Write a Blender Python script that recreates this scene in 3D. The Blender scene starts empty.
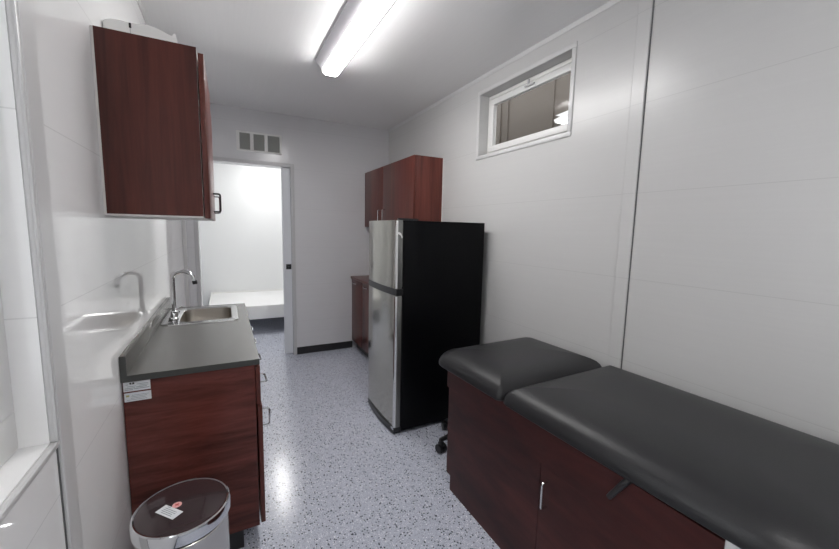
import bpy, bmesh, math, random
from mathutils import Vector, Matrix
random.seed(4)
sc = bpy.context.scene
COL = sc.collection
# ------------------------------------------------------------------ room numbers (metres)
XL, XR, YB, H = -0.3735, 1.849, 4.430, 2.704      # left wall, right wall, back wall, ceiling
YN = -1.7                                         # wall behind the camera
WT = 0.16                                         # wall thickness
Y2 = 6.80                                         # far wall of the next room

# ------------------------------------------------------------------ materials
def new_mat(name):
    m = bpy.data.materials.new(name); m.use_nodes = True
    nt = m.node_tree
    return m, nt, nt.nodes['Principled BSDF']
def N(nt, t, **kw):
    n = nt.nodes.new(t)
    for k, v in kw.items():
        setattr(n, k, v)
    return n
def simple(name, col, rough=.5, metal=0., bump=None, coat=0., spec=None):
    m, nt, b = new_mat(name)
    b.inputs['Base Color'].default_value = (*col, 1)
    b.inputs['Roughness'].default_value = rough
    b.inputs['Metallic'].default_value = metal
    b.inputs['Coat Weight'].default_value = coat
    if spec is not None: b.inputs['Specular IOR Level'].default_value = spec
    if bump:
        sc_, st = bump
        tc = N(nt, 'ShaderNodeTexCoord'); no = N(nt, 'ShaderNodeTexNoise'); bp = N(nt, 'ShaderNodeBump')
        mp = N(nt, 'ShaderNodeMapping'); mp.inputs['Scale'].default_value = sc_ if isinstance(sc_, tuple) else (sc_,)*3
        nt.links.new(tc.outputs['Object'], mp.inputs['Vector']); nt.links.new(mp.outputs[0], no.inputs['Vector'])
        no.inputs['Scale'].default_value = 1
        bp.inputs['Strength'].default_value = st; bp.inputs['Distance'].default_value = .002
        nt.links.new(no.outputs['Fac'], bp.inputs['Height']); nt.links.new(bp.outputs[0], b.inputs['Normal'])
    return m

def panel_mat(name, col, seams, rough, streak=(1.5, 1.5, 90), seam_dark=.72, wob=.25, axis='Z', fine=.05):
    """glossy plastic wall panelling with butt joints at the given heights (object = world coordinates)"""
    m, nt, b = new_mat(name)
    tc = N(nt, 'ShaderNodeTexCoord'); sep = N(nt, 'ShaderNodeSeparateXYZ')
    nt.links.new(tc.outputs['Object'], sep.inputs[0])
    acc = None
    for s in seams:
        d = N(nt, 'ShaderNodeMath', operation='SUBTRACT'); d.inputs[1].default_value = s
        nt.links.new(sep.outputs[axis], d.inputs[0])
        a = N(nt, 'ShaderNodeMath', operation='ABSOLUTE'); nt.links.new(d.outputs[0], a.inputs[0])
        l = N(nt, 'ShaderNodeMath', operation='LESS_THAN'); l.inputs[1].default_value = .0016
        nt.links.new(a.outputs[0], l.inputs[0])
        if acc is None: acc = l
        else:
            x = N(nt, 'ShaderNodeMath', operation='MAXIMUM')
            nt.links.new(acc.outputs[0], x.inputs[0]); nt.links.new(l.outputs[0], x.inputs[1]); acc = x
    mp = N(nt, 'ShaderNodeMapping'); mp.inputs['Scale'].default_value = streak
    nt.links.new(tc.outputs['Object'], mp.inputs['Vector'])
    no = N(nt, 'ShaderNodeTexNoise'); no.inputs['Scale'].default_value = 1; no.inputs['Detail'].default_value = 3
    nt.links.new(mp.outputs[0], no.inputs['Vector'])
    big = N(nt, 'ShaderNodeTexNoise'); big.inputs['Scale'].default_value = 2.2; big.inputs['Detail'].default_value = 1
    nt.links.new(tc.outputs['Object'], big.inputs['Vector'])
    rp = N(nt, 'ShaderNodeMapRange'); rp.inputs['To Min'].default_value = 1 - fine; rp.inputs['To Max'].default_value = 1
    nt.links.new(no.outputs['Fac'], rp.inputs['Value'])
    mx = N(nt, 'ShaderNodeMix', data_type='RGBA', blend_type='MULTIPLY'); mx.inputs['Factor'].default_value = 1
    mx.inputs['A'].default_value = (*col, 1); nt.links.new(rp.outputs[0], mx.inputs['B'])
    mx2 = N(nt, 'ShaderNodeMix', data_type='RGBA')
    mx2.inputs['B'].default_value = tuple(c * seam_dark for c in col) + (1,)
    nt.links.new(mx.outputs['Result'], mx2.inputs['A'])
    if acc: nt.links.new(acc.outputs[0], mx2.inputs['Factor'])
    else: mx2.inputs['Factor'].default_value = 0
    nt.links.new(mx2.outputs['Result'], b.inputs['Base Color'])
    b.inputs['Roughness'].default_value = rough
    b1 = N(nt, 'ShaderNodeBump'); b1.inputs['Strength'].default_value = wob; b1.inputs['Distance'].default_value = .012
    nt.links.new(big.outputs['Fac'], b1.inputs['Height'])
    b2 = N(nt, 'ShaderNodeBump'); b2.inputs['Strength'].default_value = .10; b2.inputs['Distance'].default_value = .0006
    nt.links.new(no.outputs['Fac'], b2.inputs['Height']); nt.links.new(b1.outputs[0], b2.inputs['Normal'])
    nt.links.new(b2.outputs[0], b.inputs['Normal'])
    return m

def wood_mat(name, dark, light, grain, rough=.28, spec=.3):
    m, nt, b = new_mat(name)
    tc = N(nt, 'ShaderNodeTexCoord')
    mp = N(nt, 'ShaderNodeMapping'); mp.inputs['Scale'].default_value = grain
    nt.links.new(tc.outputs['Object'], mp.inputs['Vector'])
    n1 = N(nt, 'ShaderNodeTexNoise'); n1.inputs['Scale'].default_value = 1; n1.inputs['Detail'].default_value = 5
    n1.inputs['Roughness'].default_value = .62; n1.inputs['Distortion'].default_value = .5
    nt.links.new(mp.outputs[0], n1.inputs['Vector'])
    mp2 = N(nt, 'ShaderNodeMapping'); mp2.inputs['Scale'].default_value = tuple(g * .22 for g in grain)
    nt.links.new(tc.outputs['Object'], mp2.inputs['Vector'])
    n2 = N(nt, 'ShaderNodeTexNoise'); n2.inputs['Scale'].default_value = 1; n2.inputs['Detail'].default_value = 2
    nt.links.new(mp2.outputs[0], n2.inputs['Vector'])
    ad = N(nt, 'ShaderNodeMath', operation='MULTIPLY_ADD'); ad.inputs[1].default_value = .5
    nt.links.new(n2.outputs['Fac'], ad.inputs[0])
    hf = N(nt, 'ShaderNodeMath', operation='MULTIPLY'); hf.inputs[1].default_value = .5
    nt.links.new(n1.outputs['Fac'], hf.inputs[0]); nt.links.new(hf.outputs[0], ad.inputs[2])
    cr = N(nt, 'ShaderNodeValToRGB')
    cr.color_ramp.elements[0].position = .36; cr.color_ramp.elements[0].color = (*dark, 1)
    cr.color_ramp.elements[1].position = .64; cr.color_ramp.elements[1].color = (*light, 1)
    nt.links.new(ad.outputs[0], cr.inputs[0]); nt.links.new(cr.outputs[0], b.inputs['Base Color'])
    b.inputs['Roughness'].default_value = rough; b.inputs['Specular IOR Level'].default_value = spec
    return m

def floor_mat():
    m, nt, b = new_mat('flake_epoxy')
    tc = N(nt, 'ShaderNodeTexCoord')
    base = (.51, .535, .62)
    cur = None
    for i, (scale, size, share, colr) in enumerate(((150, .36, .36, (.33, .35, .42)), (120, .33, .26, (.80, .80, .85)), (85, .30, .13, (.07, .075, .10)), (75, .26, .15, (.92, .92, .95)), (60, .24, .12, (.02, .022, .03)))):
        mp = N(nt, 'ShaderNodeMapping'); mp.inputs['Location'].default_value = (i * 3.1, i * 1.7, .5)
        nt.links.new(tc.outputs['Object'], mp.inputs['Vector'])
        v = N(nt, 'ShaderNodeTexVoronoi', voronoi_dimensions='2D'); v.inputs['Scale'].default_value = scale
        v.distance = 'MANHATTAN' if i % 2 else 'EUCLIDEAN'
        nt.links.new(mp.outputs[0], v.inputs['Vector'])
        lt = N(nt, 'ShaderNodeMath', operation='LESS_THAN'); lt.inputs[1].default_value = size
        nt.links.new(v.outputs['Distance'], lt.inputs[0])
        sp = N(nt, 'ShaderNodeSeparateColor'); nt.links.new(v.outputs['Color'], sp.inputs[0])
        l2 = N(nt, 'ShaderNodeMath', operation='LESS_THAN'); l2.inputs[1].default_value = share
        nt.links.new(sp.outputs[0], l2.inputs[0])
        mu = N(nt, 'ShaderNodeMath', operation='MULTIPLY')
        nt.links.new(lt.outputs[0], mu.inputs[0]); nt.links.new(l2.outputs[0], mu.inputs[1])
        mx = N(nt, 'ShaderNodeMix', data_type='RGBA'); mx.inputs['B'].default_value = (*colr, 1)
        nt.links.new(mu.outputs[0], mx.inputs['Factor'])
        if cur: nt.links.new(cur.outputs['Result'], mx.inputs['A'])
        else: mx.inputs['A'].default_value = (*base, 1)
        cur = mx
    nt.links.new(cur.outputs['Result'], b.inputs['Base Color'])
    b.inputs['Roughness'].default_value = .19; b.inputs['Specular IOR Level'].default_value = .38
    no = N(nt, 'ShaderNodeTexNoise'); no.inputs['Scale'].default_value = 60
    nt.links.new(tc.outputs['Object'], no.inputs['Vector'])
    bp = N(nt, 'ShaderNodeBump'); bp.inputs['Strength'].default_value = .12; bp.inputs['Distance'].default_value = .001
    nt.links.new(no.outputs['Fac'], bp.inputs['Height']); nt.links.new(bp.outputs[0], b.inputs['Normal'])
    return m

def emit_mat(name, col, strength):
    m, nt, b = new_mat(name)
    b.inputs['Base Color'].default_value = (.9, .9, .9, 1)
    b.inputs['Emission Color'].default_value = (*col, 1)
    b.inputs['Emission Strength'].default_value = strength
    return m
def glass_mat(name, tint=(1, 1, 1)):
    m, nt, b = new_mat(name)
    b.inputs['Base Color'].default_value = (*tint, 1)
    b.inputs['Transmission Weight'].default_value = 1
    b.inputs['Roughness'].default_value = 0; b.inputs['IOR'].default_value = 1.45
    return m

M = {}
M['wall_left'] = panel_mat('wall_panel_left_lightened', (.93, .93, .93), (.40, .84, 1.28, 1.72, 2.16, 2.60), .045, seam_dark=.85, wob=.06, streak=(1.5, 1.5, 40), fine=.02)  # wall brightness put into the colour: paler than the matching right-hand panels
M['wall_right'] = panel_mat('wall_panel_right_dimmed', (.60, .60, .595), (.396, .83, 1.264, 1.698, 2.132, 2.566), .28, seam_dark=.86)  # same panelling, colour lowered so this wall comes out dimmer than the left
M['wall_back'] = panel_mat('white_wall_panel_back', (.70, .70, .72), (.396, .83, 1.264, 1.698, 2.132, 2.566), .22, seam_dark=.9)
M['wall_plain'] = simple('white_panel', (.80, .81, .81), .35)
M['ceiling'] = panel_mat('grey_white_ceiling_panel', (.90, .90, .90), (), .15, streak=(90, 1.5, 1.5), wob=.12)
M['trim'] = simple('white_trim', (.64, .64, .64), .3)
M['trim_grey'] = simple('grey_trim', (.52, .52, .53), .3)
M['door'] = simple('door_white', (.70, .72, .76), .3)
M['gap'] = simple('dark_joint', (.13, .13, .13), .8)
M['rubber'] = simple('black_vinyl_base', (.018, .018, .02), .4)
M['floor'] = floor_mat()
M['wood_v'] = wood_mat('mahogany_upright_grain', (.052, .015, .012), (.125, .033, .025), (38, 38, 2.2), .30)
M['wood_h'] = wood_mat('mahogany_level_grain', (.050, .0135, .0105), (.170, .047, .036), (4, 4, 34), .22)
M['wood_r'] = wood_mat('mahogany_red_upright', (.075, .020, .015), (.160, .045, .034), (45, 45, 2.0), .30)
M['wood_t'] = wood_mat('mahogany_table', (.030, .0095, .0088), (.085, .023, .020), (5, 3, 14), .36, .22)
M['melamine'] = simple('white_melamine', (.72, .70, .68), .4)
M['laminate'] = simple('grey_laminate', (.135, .132, .125), .27, bump=(180, .05))
M['laminate_edge'] = simple('dark_grey_laminate_edge', (.055, .056, .052), .3)
M['steel'] = simple('brushed_steel', (.62, .60, .57), .26, 1., bump=((8, 300, 8), .08))
M['bowl'] = simple('satin_steel_bowl', (.42, .39, .35), .3, 1., bump=((8, 300, 8), .08))
M['chrome'] = simple('chrome', (.75, .76, .78), .07, 1.)
M['bright_steel'] = simple('bright_satin_steel', (.74, .74, .73), .16, 1.)
M['fridge_door'] = simple('fridge_steel', (.45, .435, .395), .13, 1., bump=((3, 3, 260), .05))
M['fridge_trim'] = simple('fridge_grey_trim', (.20, .20, .195), .3, .7)
M['fridge_black'] = simple('fridge_black_shell', (.003, .0032, .004), .34, bump=(260, .12), spec=.10)
M['black_plastic'] = simple('black_plastic', (.012, .012, .014), .32)
M['black_gap'] = simple('black_recess', (.008, .008, .008), .8)
M['vinyl'] = simple('black_upholstery_vinyl', (.019, .019, .021), .40, bump=(330, .22), spec=.38)
M['white_plastic'] = simple('white_plastic', (.80, .80, .79), .3)
M['white_metal'] = simple('white_painted_frame', (.82, .82, .80), .35)
M['bench'] = simple('white_bench_cover', (.85, .85, .85), .4)
M['vent_mesh'] = simple('vent_grey_louvre', (.33, .34, .32), .5)
M['paper'] = simple('paper_label', (.72, .74, .76), .5)
M['ink'] = simple('grey_print', (.22, .25, .28), .6)
M['ink_black'] = simple('black_print', (.02, .02, .02), .6)
M['ink_yellow'] = simple('olive_print', (.45, .42, .18), .6)
M['pink'] = simple('pink_sticker', (.78, .42, .40), .5)
M['red'] = simple('red_print', (.50, .03, .03), .5)
M['lid'] = simple('dark_brown_lid_panel', (.040, .024, .026), .17, coat=.6)
M['lens'] = emit_mat('lit_lamp_lens', (1, .985, .975), 17.0)
M['lens_side'] = emit_mat('lit_lamp_lens_side', (1, .985, .975), 10.0)
M['lens_fill'] = emit_mat('fill_lamp_lens_near', (1, .985, .975), 9.5)  # glow of the added fill lamp behind the camera
M['lens2'] = emit_mat('lit_lamp_lens_next_room', (1, .99, .97), 17.0)
M['lamp_body'] = simple('clear_grey_lamp_side', (.60, .60, .63), .2)
M['glass'] = glass_mat('window_glass', (.95, .94, .92))
M['outside'] = simple('brown_cladding_outside', (.088, .072, .056), .7)
M['outside_white'] = simple('white_item_outside', (.9, .9, .88), .6)

# ------------------------------------------------------------------ mesh helpers
def link(o): COL.objects.link(o); return o
def smooth_auto(me, ang=35):
    for p in me.polygons: p.use_smooth = True
    try: me.set_sharp_from_angle(angle=math.radians(ang))
    except Exception: pass
def obj(name, bm, mat, parent=None, base=None, smooth=True, kind=None):
    """link ONE mesh; bm is in world coordinates, the mesh is stored relative to its thing's base"""
    bmesh.ops.recalc_face_normals(bm, faces=bm.faces)
    if parent is not None: base = Vector(parent['_base'])
    base = Vector(base or (0, 0, 0))
    bmesh.ops.translate(bm, verts=bm.verts, vec=-base)
    me = bpy.data.meshes.new(name); bm.to_mesh(me); bm.free()
    if smooth: smooth_auto(me)
    for m_ in (mat if isinstance(mat, (list, tuple)) else [mat]): me.materials.append(m_)
    o = link(bpy.data.objects.new(name, me))
    if parent is not None: o.parent = parent
    else: o.location = base
    o['_base'] = tuple(base)
    if kind: o['kind'] = kind
    return o
def thing(name, loc, label, cat, group=None):
    o = link(bpy.data.objects.new(name, None)); o.empty_display_size = .1
    o.location = loc; o['_base'] = tuple(loc); o['label'] = label; o['category'] = cat
    if group: o['group'] = group
    return o
def tag(o, label, cat, group=None):
    o['label'] = label; o['category'] = cat
    if group: o['group'] = group
    return o
def B(): return bmesh.new()
def box(bm, x0, x1, y0, y1, z0, z1, bev=0., seg=2, mi=0):
    t = bmesh.new()
    bmesh.ops.create_cube(t, size=1)
    bmesh.ops.scale(t, verts=t.verts, vec=(abs(x1 - x0), abs(y1 - y0), abs(z1 - z0)))
    bmesh.ops.translate(t, verts=t.verts, vec=((x0 + x1) / 2, (y0 + y1) / 2, (z0 + z1) / 2))
    if bev: bmesh.ops.bevel(t, geom=t.edges[:], offset=bev, segments=seg, affect='EDGES', profile=.5)
    for f in t.faces: f.material_index = mi
    me = bpy.data.meshes.new('t'); t.to_mesh(me); t.free(); bm.from_mesh(me); bpy.data.meshes.remove(me)
    return bm
def bx(*a, **k): return box(B(), *a, **k)
def tube(bm, pts, r, seg=10, cap=True):
    pts = [Vector(p) for p in pts]; rr = r if isinstance(r, (list, tuple)) else [r] * len(pts)
    rings = []; prev = None
    for i, p in enumerate(pts):
        d = (pts[min(i + 1, len(pts) - 1)] - pts[max(i - 1, 0)]).normalized()
        if prev is None:
            a = d.orthogonal().normalized()
        else:
            a = (prev - d * prev.dot(d)).normalized()
        prev = a; b = d.cross(a)
        rings.append([bm.verts.new(p + (a * math.cos(2 * math.pi * k / seg) + b * math.sin(2 * math.pi * k / seg)) * rr[i]) for k in range(seg)])
    for i in range(len(rings) - 1):
        for k in range(seg):
            bm.faces.new((rings[i][k], rings[i][(k + 1) % seg], rings[i + 1][(k + 1) % seg], rings[i + 1][k]))
    if cap: bm.faces.new(rings[0][::-1]); bm.faces.new(rings[-1])
    return bm
def bendpath(pts, rad, n=5):
    pts = [Vector(p) for p in pts]; out = [pts[0]]
    for i in range(1, len(pts) - 1):
        a, p, c = pts[i - 1], pts[i], pts[i + 1]
        u = (a - p).normalized(); v = (c - p).normalized()
        q = min(rad, (a - p).length * .49, (c - p).length * .49)
        s, e = p + u * q, p + v * q
        for k in range(n + 1):
            t = k / n; out.append(s * (1 - t) ** 2 + p * 2 * t * (1 - t) + e * t * t)
    out.append(pts[-1]); return out
def lathe(bm, prof, c, seg=48, axis='Z', sx=1., sy=1.):
    c = Vector(c); rings = []
    for r, z in prof:
        ring = []
        for k in range(seg):
            a = 2 * math.pi * k / seg
            ring.append(bm.verts.new(c + Vector((math.cos(a) * r * sx, math.sin(a) * r * sy, z))))
        rings.append(ring)
    for i in range(len(rings) - 1):
        for k in range(seg):
            bm.faces.new((rings[i][k], rings[i][(k + 1) % seg], rings[i + 1][(k + 1) % seg], rings[i + 1][k]))
    bm.faces.new(rings[0][::-1]); bm.faces.new(rings[-1])
    return bm
def prism(bm, poly, lo, hi, axis='Z'):
    """poly of 2-D points extruded along axis; Z:(x,y)  Y:(x,z)  X:(y,z)"""
    def P(a, b, h): return {'Z': (a, b, h), 'Y': (a, h, b), 'X': (h, a, b)}[axis]
    lo_ = [bm.verts.new(P(a, b, lo)) for a, b in poly]; hi_ = [bm.verts.new(P(a, b, hi)) for a, b in poly]
    n = len(poly); bm.faces.new(lo_[::-1]); bm.faces.new(hi_)
    for i in range(n): bm.faces.new((lo_[i], lo_[(i + 1) % n], hi_[(i + 1) % n], hi_[i]))
    return bm
def rrect(x0, x1, y0, y1, r, n=8):
    r = max(.0005, min(r, (x1 - x0) / 2 - .0005, (y1 - y0) / 2 - .0005)); out = []
    for cx, cy, a0 in ((x1 - r, y1 - r, 0), (x0 + r, y1 - r, 90), (x0 + r, y0 + r, 180), (x1 - r, y0 + r, 270)):
        for k in range(n + 1):
            a = math.radians(a0 + 90 * k / n); out.append((cx + r * math.cos(a), cy + r * math.sin(a)))
    return out
def rings_mesh(bm, rings, cap0=True, cap1=True):
    R = [[bm.verts.new(p) for p in ring] for ring in rings]; n = len(R[0])
    for i in range(len(R) - 1):
        for k in range(n): bm.faces.new((R[i][k], R[i][(k + 1) % n], R[i + 1][(k + 1) % n], R[i + 1][k]))
    if cap0: bm.faces.new(R[0][::-1])
    if cap1: bm.faces.new(R[-1])
    return bm
def struct(name, bm, mat, parent=None, smooth=False):
    return obj(name, bm, mat, parent, kind=None if parent else 'structure', smooth=smooth)
def ugrip(p0, p1, out, r=.004, rad=.010):
    """bent wire pull from p0 to p1, standing off by vector out"""
    p0, p1, out = Vector(p0), Vector(p1), Vector(out)
    return tube(B(), bendpath([p0, p0 + out, p1 + out, p1], rad), r, 10)

# ------------------------------------------------------------------ the room shell
# window 1 (small, high, right wall)      window 2 (left wall, beside the camera)
W1 = (1.655, 2.545, 2.095, 2.565)
W2 = (.25, 1.100, .985, 2.25)
def wall_x(x0, x1, y0, y1, hole):
    bm = B(); a, b, c, d = hole
    box(bm, x0, x1, y0, a, 0, H); box(bm, x0, x1, b, y1, 0, H)
    box(bm, x0, x1, a, b, 0, c); box(bm, x0, x1, a, b, d, H)
    return bm
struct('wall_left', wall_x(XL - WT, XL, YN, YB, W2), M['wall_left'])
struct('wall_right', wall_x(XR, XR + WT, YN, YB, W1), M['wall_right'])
struct('wall_near', bx(XL - WT, XR + WT, YN - WT, YN, 0, H), M['wall_plain'])
DX0, DX1, DZ = -.235, .672, 2.146          # door opening
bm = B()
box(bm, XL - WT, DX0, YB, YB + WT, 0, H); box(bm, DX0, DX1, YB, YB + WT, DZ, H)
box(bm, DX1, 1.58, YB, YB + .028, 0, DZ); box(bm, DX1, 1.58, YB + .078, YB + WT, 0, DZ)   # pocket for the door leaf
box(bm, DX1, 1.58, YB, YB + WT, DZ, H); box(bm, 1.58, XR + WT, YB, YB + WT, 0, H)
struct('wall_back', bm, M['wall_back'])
# room behind the doorway
R2L, R2R = -1.25, XR + .6
struct('wall_next_room_back', bx(R2L - WT, R2R + WT, Y2, Y2 + WT, 0, H), M['wall_plain'])
struct('wall_next_room_left', bx(R2L - WT, R2L, YB + WT, Y2, 0, H), M['wall_plain'])
struct('wall_next_room_right', bx(R2R, R2R + WT, YB + WT, Y2, 0, H), M['wall_plain'])
bm = B(); box(bm, R2L - WT, XL - WT, YB, YB + WT, 0, H); box(bm, XR + WT, R2R + WT, YB, YB + WT, 0, H)
struct('wall_next_room_near', bm, M['wall_plain'])
struct('floor', bx(R2L - WT, R2R + WT, YN - WT, Y2 + WT, -.08, 0), M['floor'])
struct('ceiling', bx(XL - WT, XR + WT, YN - WT, YB + WT, H, H + .08), M['ceiling'])
struct('ceiling_next_room', bx(R2L - WT, R2R + WT, YB + WT, Y2 + WT, H, H + .08), M['ceiling'])

# trims: 1-2 ceiling coves, 3-4 raised joiner strips where the two halves of the room meet
CV = .012
struct('trim_1', prism(B(), [(XR, H), (XR - CV, H), (XR - CV, H - .004), (XR - .004, H - CV - .012), (XR, H - CV - .012)], YN, YB, 'Y'), M['trim'])
struct('trim_2', prism(B(), [(XL, H), (XL + CV, H), (XL + CV, H - .004), (XL + .004, H - CV - .012), (XL, H - CV - .012)], YN, YB, 'Y'), M['trim'])
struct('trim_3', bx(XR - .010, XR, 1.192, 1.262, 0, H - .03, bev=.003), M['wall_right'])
struct('trim_4', bx(XL, XL + .009, 1.134, 1.210, 0, H - .03, bev=.003), M['trim'])
struct('trim_5', bx(XR - .003, XR, 1.187, 1.192, 0, H - .03), M['gap'])
struct('trim_6', bx(XL, XL + .002, 1.129, 1.134, 0, H - .03), M['gap'])
# door lining
bm = B()
box(bm, DX0 - .038, DX0, YB - .012, YB, 0, DZ + .040, bev=.002)
box(bm, DX1, DX1 + .038, YB - .012, YB, 0, DZ + .040, bev=.002)
box(bm, DX0, DX1, YB - .012, YB, DZ, DZ + .040, bev=.002)
struct('trim_7', bm, M['trim_grey'])
bm = B()
box(bm, XL, XL + .03, YB - .03, YB, 0, H - .04, bev=.003)
struct('trim_8', bm, M['trim'])
struct('baseboard_back', bx(DX1 + .038, 1.383, YB - .010, YB, 0, .085, bev=.003), M['rubber'])
struct('baseboard_left', bx(XL, XL + .010, YN, YB - .03, 0, .085, bev=.003), M['rubber'])
struct('baseboard_right', bx(XR - .010, XR, YN, YB, 0, .085, bev=.003), M['rubber'])

# sliding pocket door, mostly pushed into the wall
d = struct('door_1', bx(.582, 1.52, YB + .033, YB + .073, .012, 2.178, bev=.002), M['door'])
bm = bx(.612, .668, YB + .0295, YB + .034, 1.010, 1.068, bev=.001)
hd = obj('door_handle', bm, M['black_plastic'], d); hd['label'] = 'square black flush pull'
obj('latch', lathe(B(), [(.010, -.001), (.014, -.001), (.014, .0), (.009, .0)], (.640, YB + .0285, 1.039), 16), M['ink'], hd)

# ------------------------------------------------------------------ window 1, right wall
a, b_, c, d_ = W1
w = struct('window_1', B(), M['trim'])
bm = B(); t = .022
for (y0, y1, z0, z1) in ((a - .030, b_ + .030, d_, d_ + .030), (a - .030, b_ + .030, c - .030, c), (a - .030, a, c, d_), (b_, b_ + .030, c, d_)):
    box(bm, XR - .007, XR, y0, y1, z0, z1, bev=.003)
obj('window_casing', bm, M['trim'], w)
bm = B()
for (y0, y1, z0, z1) in ((a + .002, b_ - .002, d_ - .028, d_ - .002), (a + .002, b_ - .002, c + .002, c + .028), (a + .002, a + .026, c + .028, d_ - .028), (b_ - .026, b_ - .002, c + .028, d_ - .028)):
    box(bm, XR + .082, XR + .150, y0, y1, z0, z1, bev=.002)
fr = obj('window_frame', bm, M['white_metal'], w)
bm = B(); s = .045
y0_, y1_, z0_, z1_ = a + .030, b_ - .030, c + .032, d_ - .034
for (y0, y1, z0, z1) in ((y0_, y1_, z1_ - s, z1_), (y0_, y1_, z0_, z0_ + s), (y0_, y0_ + .035, z0_ + s, z1_ - s), (y1_ - s, y1_, z0_ + s, z1_ - s)):
    box(bm, XR + .074, XR + .112, y0, y1, z0, z1, bev=.004)
sash = obj('window_sash', bm, M['white_plastic'], w)
obj('pane', bx(XR + .090, XR + .096, y0_ + .033, y1_ - .043, z0_ + s - .002, z1_ - s + .002), M['glass'], sash, smooth=False)
yc = (y0_ + y1_) / 2 - .03
bm = B(); box(bm, XR + .056, XR + .074, yc - .045, yc + .045, z1_ - .030, z1_ - .018, bev=.003); box(bm, XR + .062, XR + .075, yc + .01, yc + .022, z1_ - .022, z1_ + .02, bev=.002)
lt = obj('latch', bm, M['trim_grey'], sash)
# what the small window looks onto
bm = B(); box(bm, 2.78, 2.86, .6, 4.6, .0, 4.2)
box(bm, 2.768, 2.78, 2.66, 2.70, 0, 4.2); box(bm, 2.768, 2.78, 3.30, 3.33, 0, 4.2); box(bm, 2.768, 2.78, 3.42, 3.44, 0, 4.2)
struct('wall_outside', bm, M['outside'])
bm = B()
prism(bm, [(1.93, 2.40), (2.58, 2.485), (2.60, 2.52), (2.52, 2.535), (2.585, 2.555), (2.50, 2.56), (1.93, 2.60)], 2.72, 2.78, 'X')
tag(obj('white_patch', bm, M['outside_white'], base=(2.78, 2.3, 2.42)), 'bright white patch on the brown wall outside, behind the lower corner of the small window', 'patch')

# window 2, left wall, close to the camera
a, b_, c, d_ = W2
w = struct('window_2', B(), M['trim'])
bm = B()
prof = .020
for (y0, y1, z0, z1) in ((a - prof, b_ + prof, d_, d_ + prof), (a - prof, b_ + prof, c - prof, c), (a - prof, a, c, d_), (b_, b_ + prof, c, d_)):
    box(bm, XL, XL + .010, y0, y1, z0, z1, bev=.003)
for (y0, y1, z0, z1) in ((a - .011, b_ + .011, d_, d_ + .011), (a - .011, b_ + .011, c - .011, c), (a - .011, a, c, d_), (b_, b_ + .011, c, d_)):
    box(bm, XL + .009, XL + .015, y0, y1, z0, z1, bev=.002)
obj('window_casing', bm, M['trim'], w)
bm = B()
for (y0, y1, z0, z1) in ((a + .002, b_ - .002, d_ - .09, d_ - .002), (a + .002, b_ - .002, c + .002, c + .09), (a + .002, a + .09, c + .09, d_ - .09), (b_ - .09, b_ - .002, c + .09, d_ - .09)):
    box(bm, XL - .095, XL - .05, y0, y1, z0, z1, bev=.003)
fr = obj('window_frame', bm, M['white_plastic'], w)
obj('pane', bx(XL - .078, XL - .072, a + .089, b_ - .089, c + .089, d_ - .089), M['glass'], fr, smooth=False)

# ------------------------------------------------------------------ lamps
def lamp(name, x0, x1, y0, y1, lens, label, group=None):
    t = thing(name, ((x0 + x1) / 2, (y0 + y1) / 2, H), label, 'ceiling light', group)
    obj('housing', bx(x0 + .015, x1 - .015, y0 + .012, y1 - .012, H - .035, H, bev=.003), M['white_metal'], t)
    prof_ = [(x0, H - .036), (x0 + .004, H - .075), (x0 + .022, H - .090), (x1 - .022, H - .090), (x1 - .004, H - .075), (x1, H - .036)]
    lens_prof = [(x0 + .014, H - .0605), (x0 + .006, H - .078), (x0 + .024, H - .092), (x1 - .024, H - .092), (x1 - .006, H - .078), (x1 - .014, H - .0605)]
    dm = prism(B(), lens_prof, y0 + .006, y1 - .006, 'Y')
    dm.normal_update()
    for f in dm.faces:
        if f.calc_center_median().z > H - .0855: f.material_index = 1
    obj('diffuser', dm, [lens, M['lens_side']], t)
    bm = B()
    for s_ in (0, 1):
        q = [(x0 - .050, H - .001), (x0 - .050, H - .012), (x0 + .002, H - .0605), (x0 + .0135, H - .0605), (x0 + .0135, H - .036), (x0 + .0135, H - .001)]
        if s_: q = [(x0 + x1 - x, z) for x, z in q]
        prism(bm, q, y0, y1, 'Y')
    obj('side_rail', bm, M['lamp_body'], t)
    for e in (y0 - .008, y1):
        obj('end_cap', prism(B(), [(x0 + .008, H - .003)] + [(x, z - .001) for x, z in prof_] + [(x1 - .008, H - .003)], e, e + .008, 'Y'), M['white_plastic'], t)
    return t
lamp('ceiling_lamp', .676, .800, 1.68, 2.905, M['lens'], 'long lit white fluorescent lamp on the ceiling of the front room, nearer the doorway')
lamp('ceiling_lamp', .655, .795, -1.25, -.05, M['lens_fill'], 'unseen white ceiling lamp added behind the camera to brighten the near end of the room')  # out-of-view lamp, added as fill for the near surfaces
lamp('ceiling_lamp', .622, .762, 5.20, 6.42, M['lens2'], 'lit white fluorescent lamp on the ceiling of the room past the doorway')

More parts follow.
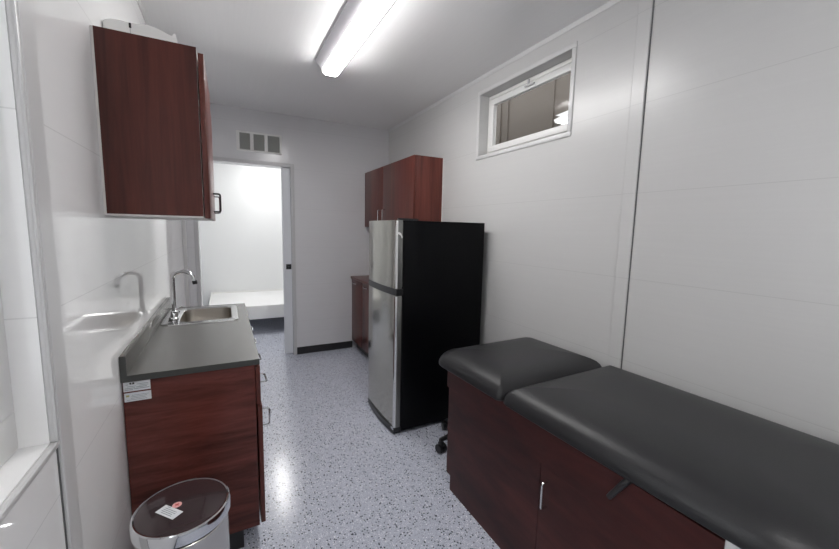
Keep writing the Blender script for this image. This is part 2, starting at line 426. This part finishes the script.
# ------------------------------------------------------------------ wall vent
t = thing('wall_vent', (.37, YB, 2.272), 'white three-section air vent grille on the back wall above the doorway', 'vent')
x0, x1, z0, z1 = .140, .586, 2.272, 2.474
bm = B(); bars = [x0, x0 + .145, x0 + .145 + .153, x1]
for xa in (x0, x0 + .150, x0 + .300): pass
box(bm, x0, x1, YB - .012, YB, z1 - .018, z1, bev=.003); box(bm, x0, x1, YB - .012, YB, z0, z0 + .018, bev=.003)
for xa, xb in ((x0, x0 + .032), (x0 + .132, x0 + .166), (x0 + .272, x0 + .305), (x1 - .022, x1)):
    box(bm, xa, xb, YB - .012, YB, z0 + .016, z1 - .016, bev=.002)
obj('frame', bm, M['white_plastic'], t)
for xa, xb in ((x0 + .032, x0 + .132), (x0 + .166, x0 + .272), (x0 + .305, x1 - .022)):
    bm = B(); box(bm, xa, xb, YB - .003, YB, z0 + .018, z1 - .018)
    n = 15
    for k in range(n):
        z = z0 + .022 + k * (z1 - z0 - .042) / n
        box(bm, xa, xb, YB - .009, YB - .003, z, z + .006)
    for k in range(1, 6):
        x = xa + k * (xb - xa) / 6; box(bm, x - .001, x + .001, YB - .0095, YB - .003, z0 + .018, z1 - .018)
    obj('louvre_panel', bm, M['vent_mesh'], t)

# ------------------------------------------------------------------ sink counter (left)
CX, CY0, CY1, CZ = .117, 1.7285, 3.073, .910
t = thing('sink_cabinet', (-.13, 2.4, 0), 'mahogany base cabinet with drawers and doors under the grey sink worktop', 'cabinet')
cab = t
for ya in (CY0 + .012, CY1 - .030):
    obj('side_panel', bx(XL + .003, .098, ya, ya + .018, .105, .884), M['wood_h'], t, smooth=False)
bm = B()
box(bm, XL + .003, .098, CY0 + .030, CY1 - .030, .105, .123); box(bm, XL + .003, XL + .010, CY0 + .030, CY1 - .030, .123, .70)
box(bm, .080, .098, CY0 + .030, CY1 - .030, .66, .69); box(bm, .080, .098, CY0 + .030, CY1 - .030, .85, .884)
obj('body', bm, M['melamine'], t, smooth=False)
obj('toe_kick', bx(XL + .003, .030, CY0 + .035, CY1 - .035, 0, .105), M['rubber'], t, smooth=False)
nb = 4; bw = (CY1 - CY0 - .024) / nb
for k in range(nb):
    ya, yb = CY0 + .012 + k * bw + .002, CY0 + .012 + (k + 1) * bw - .002
    dr = obj('drawer', bx(.100, .119, ya, yb, .694, .872, bev=.0012), M['wood_v'], t)
    ym = (ya + yb) / 2
    obj('handle', ugrip((.119, ym - .050, .752), (.119, ym + .050, .752), (.036, 0, 0)), M['chrome'], dr)
    if k == 0:   # slightly ajar
        bmd = bx(.100, .119, ya, yb, .112, .688, bev=.0012)
        rot = Matrix.Translation((.100, yb, 0)) @ Matrix.Rotation(math.radians(.9), 4, 'Z') @ Matrix.Translation((-.100, -yb, 0))
        bmesh.ops.transform(bmd, matrix=rot, verts=bmd.verts)
        hb = ugrip((.119, ya + .05, .565), (.119, ya + .05, .645), (.034, 0, 0)); bmesh.ops.transform(hb, matrix=rot, verts=hb.verts)
    else:
        bmd = bx(.100, .119, ya, yb, .112, .688, bev=.0012)
        yh = yb - .04 if k % 2 else ya + .04
        hb = ugrip((.119, yh, .555), (.119, yh, .645), (.034, 0, 0))
    dd = obj('door', bmd, M['wood_v'], t)
    obj('handle', hb, M['chrome'], dd)
# two paper stickers on the end panel
def sticker(ya, label, corners, lines, extra=None):
    x0, x1, z0, z1 = corners
    t = obj('sticker', bx(x0, x1, ya - .0012, ya - .0001, z0, z1), M['paper'], cab, smooth=False); t['label'] = label
    bm = B()
    for (xa, xb, za, zb) in lines: box(bm, x0 + xa, x0 + xb, ya - .0018, ya - .0012, z0 + za, z0 + zb)
    if extra:
        for (xa, xb, za, zb) in extra[0]: box(bm, x0 + xa, x0 + xb, ya - .0018, ya - .0012, z0 + za, z0 + zb, mi=1)
    obj('print', bm, [M['ink'], extra[1] if extra else M['ink']], t, smooth=False)
    return t
ye = CY0 + .012
sticker(ye, 'upper white printed sticker on the end of the sink cabinet', (-.368, -.282, .842, .880),
        [(.004, .036, .012, .014), (.040, .074, .014, .016), (.004, .030, .006, .008), (.034, .082, .008, .010), (.042, .080, .026, .0275), (.050, .080, .020, .0215), (.008, .016, .027, .029), (.012, .04, .019, .0205)],
        ([(.020, .026, .029, .035), (.029, .035, .029, .035), (.022, .036, .028, .029)], M['ink_black']))
sticker(ye, 'lower white printed sticker on the end of the sink cabinet', (-.367, -.281, .801, .836),
        [(.020, .072, .018, .0192), (.020, .068, .012, .0132), (.008, .072, .006, .0072), (.024, .078, .024, .0252)],
        ([(.006, .016, .020, .027)], M['ink_yellow']))

# worktop with backsplash; sink hole cut out
SX0, SX1, SY0, SY1 = -.262, .022, 2.580, 2.960    # bowl opening
top = thing('worktop', (-.13, 2.4, .885), 'grey laminate worktop with a low backsplash and a sink', 'worktop')
bm = B(); hy0, hy1, hx0, hx1 = SY0 - .004, SY1 + .004, SX0 - .004, SX1 + .004
zt, zb = CZ, CZ - .025
outer = [(XL + .001, CY0), (CX, CY0), (CX, CY1), (XL + .001, CY1)]
inner = [(hx0, hy0), (hx1, hy0), (hx1, hy1), (hx0, hy1)]
V = {}
for nm, pl in (('o', outer), ('i', inner)):
    for z in (zt, zb): V[nm, z] = [bm.verts.new((x, y, z)) for x, y in pl]
for i in range(4):
    j = (i + 1) % 4
    bm.faces.new((V['o', zt][i], V['o', zt][j], V['i', zt][j], V['i', zt][i]))
    bm.faces.new((V['o', zb][j], V['o', zb][i], V['i', zb][i], V['i', zb][j]))
    f = bm.faces.new((V['o', zt][j], V['o', zt][i], V['o', zb][i], V['o', zb][j])); f.material_index = 1
    bm.faces.new((V['i', zt][i], V['i', zt][j], V['i', zb][j], V['i', zb][i]))
obj('slab', bm, [M['laminate'], M['laminate_edge']], top, smooth=False)
bm = B(); box(bm, XL + .001, XL + .022, CY0, CY1, CZ, .988, bev=.0015)
bs = obj('backsplash', bm, M['laminate'], top)
obj('edge_strip', bx(XL + .001, XL + .022, CY0 - .0012, CY0 - .0001, CZ - .001, .987), M['laminate_edge'], bs, smooth=False)

# sink
t = thing('sink', (-.12, 2.78, CZ), 'rectangular stainless steel sink set into the grey worktop', 'sink')
def ring(x0, x1, y0, y1, r, z): return [(x, y, z) for x, y in rrect(x0, x1, y0, y1, r, 8)]
RX0, RX1, RY0, RY1 = -.348, .060, 2.515, 3.008
bm = rings_mesh(B(), [ring(RX0, RX1, RY0, RY1, .045, CZ + .0004), ring(RX0 + .002, RX1 - .002, RY0 + .002, RY1 - .002, .044, CZ + .005), ring(RX0 + .010, RX1 - .010, RY0 + .010, RY1 - .010, .038, CZ + .0055),
                      ring(RX0 + .014, RX1 - .014, RY0 + .014, RY1 - .014, .036, CZ + .0035), ring(SX0 - .004, SX1 + .004, SY0 - .004, SY1 + .004, .057, CZ + .003), ring(SX0, SX1, SY0, SY1, .055, CZ + .0005)], False, False)
obj('rim', bm, M['bright_steel'], t)
bm = rings_mesh(B(), [ring(SX0, SX1, SY0, SY1, .055, CZ + .0005), ring(SX0 + .004, SX1 - .004, SY0 + .004, SY1 - .004, .055, CZ - .03), ring(SX0 + .010, SX1 - .010, SY0 + .010, SY1 - .010, .055, CZ - .11),
                      ring(SX0 + .026, SX1 - .026, SY0 + .026, SY1 - .026, .045, CZ - .138), ring(SX0 + .06, SX1 - .06, SY0 + .06, SY1 - .06, .05, CZ - .142)], False, True)
obj('bowl', bm, M['bowl'], t)
obj('drain', lathe(B(), [(.040, 0), (.040, .003), (.030, .003), (.024, .0005), (.004, .0005)], (-.12, 2.78, CZ - .142), 28), M['chrome'], t)

# faucet
fx, fy = -.294, 2.715
t = thing('faucet', (fx, fy, CZ + .004), 'chrome gooseneck faucet standing at the wall side of the sink', 'faucet')
z0 = CZ + .0045
bm = rings_mesh(B(), [ring(fx - .026, fx + .026, fy - .075, fy + .075, .026, z0), ring(fx - .026, fx + .026, fy - .075, fy + .075, .026, z0 + .008), ring(fx - .020, fx + .020, fy - .069, fy + .069, .020, z0 + .014)])
obj('base_plate', bm, M['chrome'], t)
obj('neck', lathe(B(), [(.020, .012), (.020, .035), (.013, .044), (.013, .052)], (fx, fy, z0), 24), M['chrome'], t)
pts = [(fx, fy, z0 + .045), (fx, fy, z0 + .245)]
R_ = .055
for k in range(1, 17):
    a = math.radians(180 - k * 11.0); pts.append((fx + R_ + R_ * math.cos(a), fy - .012 * k / 16, z0 + .245 + R_ * .62 * math.sin(a) * 1.25))
lx, ly, lz = pts[-1]; pts.append((lx + .006, ly, lz - .026))
obj('spout', tube(B(), pts, .0122, 14), M['chrome'], t)
obj('aerator', tube(B(), [(lx + .005, ly, lz - .018), (lx + .009, ly, lz - .040)], .0142, 14), M['black_plastic'], t)
for s_ in (-1, 1):
    bm = lathe(B(), [(.015, .010), (.015, .034), (.012, .040), (.010, .046)], (fx, fy + s_ * .052, z0), 18)
    tube(bm, [(fx - .004, fy + s_ * .052, z0 + .040), (fx + .020, fy + s_ * .072, z0 + .050), (fx + .034, fy + s_ * .086, z0 + .052)], [.006, .005, .0045], 8)
    obj('tap_handle', bm, M['chrome'], t)

# ------------------------------------------------------------------ wall cabinet, left
UY0, UY1, UZ0, UZ1, UX = 1.688, 2.666, 1.518, 2.146, -.0695
t = thing('wall_cabinet', (-.22, 2.18, UZ0), 'dark mahogany wall cabinet with a wire pull hanging above the sink worktop', 'cabinet')
for ya in (UY0, UY1 - .016):
    obj('side_panel', bx(XL + .008, UX, ya, ya + .016, UZ0 + .006, UZ1 - .003), M['wood_v'], t, smooth=False)
bm = B()
box(bm, XL + .0005, UX + .0005, UY0 + .0005, UY1 - .0005, UZ0, UZ0 + .006); box(bm, XL + .008, UX, UY0 + .016, UY1 - .016, UZ1 - .018, UZ1 - .004)
box(bm, XL + .0005, XL + .008, UY0 - .001, UY1, UZ0 + .006, UZ1 - .004); box(bm, UX - .006, UX + .0005, UY0 + .001, UY1 - .001, UZ0 + .006, UZ1 - .0045)
obj('body', bm, M['melamine'], t, smooth=False)
for k, (ya, yb) in enumerate(((UY0 + .003, 2.1835), (2.1865, UY1 - .002))):
    x0, x1 = UX + .004, UX + .023
    bmd = bx(x0, x1, ya, yb, UZ0 - .001, UZ1 - .020, bev=.0012)
    yh = yb - .10 if k == 0 else ya + .10
    hb = ugrip((x1, yh, UZ0 + .038), (x1, yh, UZ0 + .124), (.030, 0, 0), r=.0042)
    if k == 0:
        rot = Matrix.Translation((x0, ya, 0)) @ Matrix.Rotation(math.radians(-.6), 4, 'Z') @ Matrix.Translation((-x0, -ya, 0))
        bmesh.ops.transform(bmd, matrix=rot, verts=bmd.verts); bmesh.ops.transform(hb, matrix=rot, verts=hb.verts)
    dd = obj('door', bmd, M['wood_r'], t)
    obj('handle', hb, M['black_plastic' if k == 0 else 'chrome'], dd)
# white moulded cover lying on top of it
t = thing('plastic_cover', (-.24, 2.0, UZ1 - .004), 'white moulded plastic cover with an upturned rim on the left wall cabinet', 'cover')
pf = [(XL + .003, 0), (XL + .003, .088), (-.362, .096), (-.345, .101), (-.32, .103), (-.290, .101), (-.26, .104), (-.232, .107), (-.210, .104), (-.188, .097), (-.168, .089), (-.156, .086), (-.151, .097), (-.144, .097), (-.138, .066), (-.132, 0)]
obj('shell', prism(B(), [(x, UZ1 - .004 + z) for x, z in pf], 1.85, 2.25, 'Y'), M['white_plastic'], t)
obj('seam', bx(-.2900, -.2875, 1.8485, 1.85, UZ1 - .002, UZ1 + .084), M['trim_grey'], t, smooth=False)
obj('button', bx(-.2925, -.285, 1.847, 1.8498, UZ1 + .078, UZ1 + .096, bev=.001), M['black_plastic'], t)

# ------------------------------------------------------------------ pedal bin
bxc, byc, BR, BZ = -.147, 1.288, .133, .618
t = thing('pedal_bin', (bxc, byc, 0), 'round chrome pedal bin with a dark lid beside the sink cabinet', 'bin')
obj('body', lathe(B(), [(BR - .010, .026), (BR - .008, .030), (BR - .008, BZ - .052), (BR - .012, BZ - .048)], (bxc, byc, 0), 64), M['steel'], t)
obj('base_ring', lathe(B(), [(BR - .006, 0), (BR - .003, .004), (BR - .003, .024), (BR - .007, .029)], (bxc, byc, 0), 64), M['black_plastic'], t)
obj('neck_ring', lathe(B(), [(BR - .014, BZ - .052), (BR - .009, BZ - .050), (BR - .009, BZ - .041), (BR - .014, BZ - .039)], (bxc, byc, 0), 64), M['black_plastic'], t)
lid = obj('lid', lathe(B(), [(BR - .010, BZ - .040), (BR, BZ - .038), (BR, BZ - .010), (BR - .002, BZ - .003), (BR - .006, BZ - .0005), (BR - .010, BZ - .0015), (BR - .0105, BZ - .006)], (bxc, byc, 0), 72), M['chrome'], t)
lp = obj('lid_panel', lathe(B(), [(BR - .0105, BZ - .006), (BR - .0108, BZ - .0015), (BR * .7, BZ + .0035), (BR * .35, BZ + .006), (.004, BZ + .007)], (bxc, byc, 0), 72), M['lid'], lid)
lp['label'] = 'dark brown glossy lid top'
obj('pedal', bx(bxc - .03, bxc + .03, byc - BR - .045, byc - BR + .02, .010, .022, bev=.003), M['black_plastic'], t)
obj('hinge', bx(bxc + .0 - .03, bxc + .03, byc + BR - .002, byc + BR + .016, BZ - .07, BZ - .012, bev=.003), M['black_plastic'], t)
# stickers on the lid
def lid_patch(pts, dz, h=.0008):
    bm = B(); lo = [bm.verts.new((x, y, BZ + .0055 + dz)) for x, y in pts]; hi = [bm.verts.new((x, y, BZ + .0055 + dz + h)) for x, y in pts]
    n = len(pts); bm.faces.new(lo[::-1]); bm.faces.new(hi)
    for i in range(n): bm.faces.new((lo[i], lo[(i + 1) % n], hi[(i + 1) % n], hi[i]))
    return bm
cx_, cy_, ang = -.179, 1.2595, math.radians(-48)
ca, sa = math.cos(ang), math.sin(ang)
def LP(u, v): return (cx_ + u * ca - v * sa, cy_ + u * sa + v * ca)
hw, hh = .0375, .0170
st_ = obj('sticker', lid_patch([LP(-hw, -hh), LP(hw, -hh), LP(hw, hh), LP(-hw, hh)], .0008), M['paper'], t, smooth=False); st_['label'] = 'white rectangular sticker'
bm = B()
for k, (u0, u1) in enumerate(((-.024, -.010), (-.026, .022), (-.026, .024), (-.026, .018), (-.020, .022))):
    v = .013 - k * .0058
    q = lid_patch([LP(u0, v - .0009), LP(u1, v - .0009), LP(u1, v + .0009), LP(u0, v + .0009)], .0016, .0003)
    me = bpy.data.meshes.new('t'); q.to_mesh(me); q.free(); bm.from_mesh(me); bpy.data.meshes.remove(me)
obj('print', bm, M['ink'], st_, smooth=False)
sx_, sy_ = -.161, 1.284
C_ = lambda r, n=24: [(sx_ + r * math.cos(2 * math.pi * k / n), sy_ + r * math.sin(2 * math.pi * k / n)) for k in range(n)]
st_ = obj('sticker', lid_patch(C_(.0130), .0008), M['pink'], t, smooth=False); st_['label'] = 'round pink sticker'
bm = B()
for aa in (45, 135):
    a = math.radians(aa); dx, dy = math.cos(a), math.sin(a)
    P4 = [(sx_ + dx * u - dy * v, sy_ + dy * u + dx * v) for u, v in ((-.007, -.0015), (.007, -.0015), (.007, .0015), (-.007, .0015))]
    q = lid_patch(P4, .0016, .0003 if aa == 45 else .0004); me = bpy.data.meshes.new('t'); q.to_mesh(me); q.free(); bm.from_mesh(me); bpy.data.meshes.remove(me)
obj('print', bm, M['red'], st_, smooth=False)

# ------------------------------------------------------------------ refrigerator
FX0, FX1, FY0, FY1, FH = 1.098, 1.784, 2.337, 2.905, 1.558
t = thing('refrigerator', ((FX0 + FX1) / 2, (FY0 + FY1) / 2, 0), 'black refrigerator with two curved stainless doors standing by the right wall', 'refrigerator')
obj('body', bx(FX0, FX1, FY0, FY1, .022, FH - .004, bev=.004), M['fridge_black'], t)
for x in (FX0 + .05, FX1 - .05):
    for y in (FY0 + .05, FY1 - .05): obj('foot', lathe(B(), [(.016, 0), (.016, .022)], (x, y, 0), 12), M['black_plastic'], t)
obj('base_grille', prism(B(), [(FX0, FY0 + .004), (FX0, FY1 - .004), (FX0 - .052, FY1 - .006), (FX0 - .070, FY1 - .13), (FX0 - .077, (FY0 + FY1) / 2), (FX0 - .072, FY0 + .13), (FX0 - .056, FY0 + .006)], .010, .052), M['black_plastic'], t)
def door_plan(xb, e, bulge, y0, y1, n=14):
    """back plane xb, edge thickness e, bulging outward (-x)"""
    pl = [(xb, y0), (xb, y1)]
    for k in range(n + 1):
        u = 1 - k / n
        pl.append((xb - e - bulge * (1 - (2 * u - 1) ** 2) ** .8, y0 + (y1 - y0) * u))
    return pl
def fdoor(z0, z1, nm):
    dd = obj('door', prism(B(), door_plan(FX0 - .010, .040, .016, FY0 + .001, FY1 - .001), z0, z1), M['fridge_door'], t)
    obj('gasket', bx(FX0 - .010, FX0 - .0005, FY0 + .006, FY1 - .006, z0 + .01, z1 - .01), M['black_gap'], dd, smooth=False)
    obj('edge_trim', bx(FX0 - .043, FX0 - .012, FY0 - .003, FY0 + .0005, z0 + .002, z1 - .002, bev=.001), M['fridge_trim'], dd)
    # long vertical grip strip on the near edge
    obj('handle', prism(B(), [(FX0 - .047, FY0 - .004), (FX0 - .060, FY0 + .002), (FX0 - .0640, FY0 + .010), (FX0 - .0610, FY0 + .015), (FX0 - .050, FY0 + .015)], z0 + .004, z1 - .004), M['bright_steel'], dd)
    return dd
d1 = fdoor(1.078, FH - .004, 'freezer'); d1['label'] = 'upper freezer door'
d2 = fdoor(.054, 1.028, 'fridge'); d2['label'] = 'tall lower door'
obj('divider', prism(B(), door_plan(FX0 - .001, .051, .012, FY0 + .001, FY1 - .001), 1.030, 1.076), M['black_plastic'], t)
obj('hinge_cap', prism(B(), [(FX0 - .045, FY0 + .004), (FX0 + .11, FY0 + .004), (FX0 + .10, FY0 + .06), (FX0 - .03, FY0 + .05)], FH - .003, FH + .010), M['black_plastic'], t)
obj('hinge', bx(FX0 - .062, FX0 - .012, FY0 + .012, FY0 + .05, .036, .052, bev=.002), M['chrome'], t)
obj('film_scrap', prism(B(), [(FX0 - .0615, 1.452), (FX0 - .050, 1.462), (FX0 - .030, 1.450), (FX0 - .018, 1.428), (FX0 - .014, 1.440), (FX0 - .026, 1.466), (FX0 - .044, 1.474), (FX0 - .0615, 1.466)], FY0 - .0065, FY0 - .005, 'Y'), M['white_plastic'], t)

# ------------------------------------------------------------------ kitchen cabinets in the far right corner
KX, KY0, KY1, KZ0, KZ1 = 1.5396, 3.092, YB - .003, 1.512, 2.1635
def shade_cab(): pass
t = thing('wall_cabinet', (1.7, 3.78, KZ0), 'reddish mahogany two-door wall cabinet in the far corner above the refrigerator', 'cabinet')
obj('body', bx(KX + .020, XR - .002, KY0, KY1, KZ0, KZ1), M['wood_r'], t, smooth=False)
obj('scribe_edge', bx(XR - .008, XR - .0005, KY0 - .001, KY0, KZ0, KZ1 + .002), M['melamine'], t, smooth=False)
ym = 3.838
for k, (ya, yb) in enumerate(((KY0 + .001, ym - .0015), (ym + .0015, KY1 - .002))):
    dd = obj('door', bx(KX, KX + .018, ya, yb, KZ0 + .001, KZ1 - .001, bev=.0012), M['wood_r'], t)
    yh = ym - .065 if k == 0 else ym + .065
    obj('handle', ugrip((KX, yh, 1.575), (KX, yh, 1.698), (-.032, 0, 0), r=.0042), M['chrome'], dd)
JX, JY0 = 1.3596, 2.96
t = thing('base_cabinet', (1.6, 3.7, 0), 'mahogany base cabinet in the far corner behind the refrigerator', 'cabinet')
obj('body', bx(JX + .032, XR - .012, JY0, KY1 - .002, .10, .880), M['wood_v'], t, smooth=False)
obj('toe_kick', bx(JX + .075, XR - .012, JY0 + .01, KY1 - .002, 0, .10), M['rubber'], t, smooth=False)
ys = [JY0 + .002, 3.50, 4.02, KY1 - .012]
for k in range(3):
    dd = obj('door', bx(JX + .013, JX + .031, ys[k] + .001, ys[k + 1] - .001, .105, .876, bev=.0012), M['wood_v'], t)
    yh = (3.25, 3.86, 4.24)[k]
    obj('handle', ugrip((JX + .013, yh - .06, .842), (JX + .013, yh + .06, .842), (-.030, 0, 0), r=.0042), M['chrome'], dd)
tag(obj('corner_worktop', bx(JX, XR - .001, JY0 - .005, KY1, .881, .908, bev=.002), M['wood_r'], base=(1.6, 3.7, .882)), 'brown worktop on the base cabinet behind the refrigerator', 'worktop')

# ------------------------------------------------------------------ exam table
TX, TX1, TY0, TY1, TZ = 1.104, 1.690, .398, 1.715, .716
t = thing('exam_table', (1.4, 1.05, 0), 'mahogany medical exam table with black padded top along the right wall', 'exam table')
obj('body', bx(TX + .019, TX1, TY0, TY1 - .002, .088, TZ - .002, bev=.001), M['wood_t'], t)
obj('plinth', bx(TX + .001, TX1 - .02, TY0 + .02, TY1 - .040, 0, .088), M['wood_t'], t, smooth=False)
bm = B(); box(bm, TX, TX + .018, TY0, TY1 + .020, .603, TZ); box(bm, TX + .018, TX1, TY1 - .001, TY1 + .020, .603, TZ)
obj('apron', bm, M['wood_t'], t)
obj('front_panel', bx(TX, TX + .018, 1.0125, TY1 - .001, .088, .6028), M['wood_t'], t)
obj('rail', bx(TX, TX + .018, TY0, 1.0125, .5615, .6028), M['wood_t'], t, smooth=False)
dd = obj('door', bx(TX, TX + .018, TY0 + .002, 1.0095, .092, .5608), M['wood_t'], t)
obj('handle', ugrip((TX, .970, .400), (TX, .970, .510), (-.030, 0, 0), r=.0048), M['bright_steel'], dd)
# release lever
bm = tube(B(), [(TX + .03, .650, .716), (TX - .008, .652, .722), (TX - .018, .657, .712), (TX - .024, .698, .640)], [.010, .011, .0105, .009], 12)
obj('lever', bm, M['rubber'], t)
bm = B(); box(bm, TX + .01, TX1 - .01, TY0 + .01, TY1 - .02, TZ - .001, .7315); box(bm, TX + .03, TX1 - .03, .205, TY0 + .02, TZ + .001, .7305)
obj('deck', bm, M['black_plastic'], t, smooth=False)
obj('gusset', prism(B(), [(TY0 - .0005, .730), (TY0 - .0005, .665), (TY0 - .050, .730)], TX + .004, TX + .012, 'X'), M['white_metal'], t)
for s_ in (TX + .04, TX1 - .06):
    obj('bracket', prism(B(), [(TY0 - .001, .715), (TY0 - .001, .570), (TY0 - .016, .570), (TY0 - .15, .705), (TY0 - .15, .715)], s_, s_ + .020, 'X'), M['black_plastic'], t)
def rrect4(x0, x1, y0, y1, r_far, r_near, ins, n=10):
    out = []
    rf = max(r_far - ins * .75, .005); rn = max(r_near - ins * .75, .005)
    for cx, cy, r, a0 in ((x1 - rf, y1 - rf, rf, 0), (x0 + rf, y1 - rf, rf, 90), (x0 + rn, y0 + rn, rn, 180), (x1 - rn, y0 + rn, rn, 270)):
        for k in range(n + 1):
            a = math.radians(a0 + 90 * k / n); out.append((cx + r * math.cos(a), cy + r * math.sin(a)))
    return out
def pad(name, x0, x1, y0, y1, rf, rn, z0, h, lab):
    prof_ = [(.024, 0), (.009, .003), (.001, .010), (.0, .018), (.002, .030), (.008, .044), (.018, .058), (.033, .071), (.052, .082), (.080, .093), (.115, .101), (.16, .107), (.20, .110), (.26, .112)]
    rings = [[(x, y, z0 + z) for x, y in rrect4(x0 + i_, x1 - i_, y0 + i_, y1 - i_, rf, rn, i_)] for i_, z in prof_]
    bm = rings_mesh(B(), rings); pv = (1.04, 1.79, 0)
    bmesh.ops.rotate(bm, verts=bm.verts, cent=pv, matrix=Matrix.Rotation(math.radians(1.8), 3, 'Z'))
    o = obj(name, bm, M['vinyl'], t)
    for p_ in o.data.polygons: p_.use_smooth = True
    o['label'] = lab
    return o
pad('head_pad', 1.034, 1.785, 1.222, 1.795, .100, .030, .7325, .092, 'short padded head section')
pad('body_pad', 1.034, 1.785, .175, 1.219, .040, .170, .7325, .092, 'long padded body section')

# ------------------------------------------------------------------ rolling stool behind the table
sxc, syc = 1.482, 2.006
t = thing('rolling_stool', (sxc, syc, 0), 'black rolling stool behind the exam table, only its casters showing', 'stool')
obj('seat', lathe(B(), [(.150, .395), (.158, .402), (.158, .430), (.148, .442), (.10, .447), (.01, .448)], (sxc, syc, 0), 40), M['vinyl'], t)
obj('column', lathe(B(), [(.030, .10), (.030, .26), (.018, .262), (.018, .394)], (sxc, syc, 0), 20), M['black_plastic'], t)
bm = B()
for k in range(5):
    a = math.radians(175.0 + 72 * k); dx, dy = math.cos(a), math.sin(a)
    tube(bm, [(sxc + dx * .01, syc + dy * .01, .125), (sxc + dx * .12, syc + dy * .12, .105), (sxc + dx * .236, syc + dy * .236, .078)], [.024, .020, .014], 10)
obj('base', bm, M['black_plastic'], t)
for k in range(5):
    a = math.radians(175.0 + 72 * k); x, y = sxc + math.cos(a) * .236, syc + math.sin(a) * .236
    bb = math.radians(100 + 40 * k)
    fwd = Vector((math.cos(bb), math.sin(bb), 0)); side = Vector((-math.sin(bb), math.cos(bb), 0))
    c0 = Vector((x, y, .029)) - fwd * .012
    bm = B()
    for s_ in (-1, 1):
        tube(bm, [c0 + side * s_ * .006, c0 + side * s_ * .028], .0290, 20)
    cs = obj('caster', bm, M['black_plastic'], t)
    bm = tube(B(), [(x, y, .050), (x, y, .088)], .008, 10)
    tube(bm, [c0 + side * -.010 + Vector((0, 0, .027)), c0 + side * .010 + Vector((0, 0, .027))], .022, 12)
    obj('fork', bm, M['black_plastic'], cs)

# ------------------------------------------------------------------ white bench in the next room
BX0, BX1, BY0, BY1, BT = -.226, 1.75, 5.514, Y2 - .012, .400
t = thing('bench', (.8, 6.15, 0), 'low white bench seen through the doorway along the far wall', 'bench')
obj('cover', bx(BX0 + .02, BX1 - .02, BY0 + .003, BY1 - .02, BT - .05, BT, bev=.004), M['bench'], t)
obj('frame', bx(BX0 + .003, BX1 - .003, BY0, BY0 + .020, .212, BT - .004, bev=.003), M['white_metal'], t)
bm = B()
box(bm, BX0, BX0 + .020, BY0, BY1, .212, BT + .022, bev=.003); box(bm, BX1 - .020, BX1, BY0, BY1, .212, BT + .022, bev=.003)
box(bm, BX0, BX1, BY1 - .02, BY1, .212, BT + .022, bev=.003)
obj('rim', bm, M['white_metal'], t)
for x in (BX0 + .03, BX1 - .07):
    for y in (BY0 + .03, BY1 - .07):
        obj('leg', bx(x, x + .04, y, y + .04, 0, BT - .05), M['white_metal'], t)

# ------------------------------------------------------------------ camera, world, view
r_ = Vector((0.88685259, -0.46154185, 0.02171628)); u_ = Vector((0.03564988, 0.11520942, 0.9927013)); f_ = Vector((0.46067512, 0.87960554, -0.11862769))
cam = bpy.data.cameras.new('camera'); co = link(bpy.data.objects.new('camera', cam))
mt = Matrix((r_, u_, -f_)).transposed().to_4x4(); mt.translation = (0, 0, 1.4898)
co.matrix_world = mt
cam.sensor_width = 36; cam.lens = 372.11 / 839 * 36
cam.clip_start = .02
sc.camera = co
wd = bpy.data.worlds.new('world'); sc.world = wd; wd.use_nodes = True
bg = wd.node_tree.nodes['Background']; bg.inputs[0].default_value = (.92, .95, 1, 1); bg.inputs[1].default_value = 1.0
sc.view_settings.view_transform = 'Standard'; sc.view_settings.look = 'None'
sc.view_settings.gamma = 1; sc.view_settings.use_curve_mapping = False
sc.view_settings.exposure = 1.80
sc.cycles.max_bounces = 10; sc.cycles.diffuse_bounces = 6; sc.cycles.glossy_bounces = 5; sc.cycles.caustics_reflective = True
for o in bpy.data.objects:
    if '_base' in o: del o['_base']
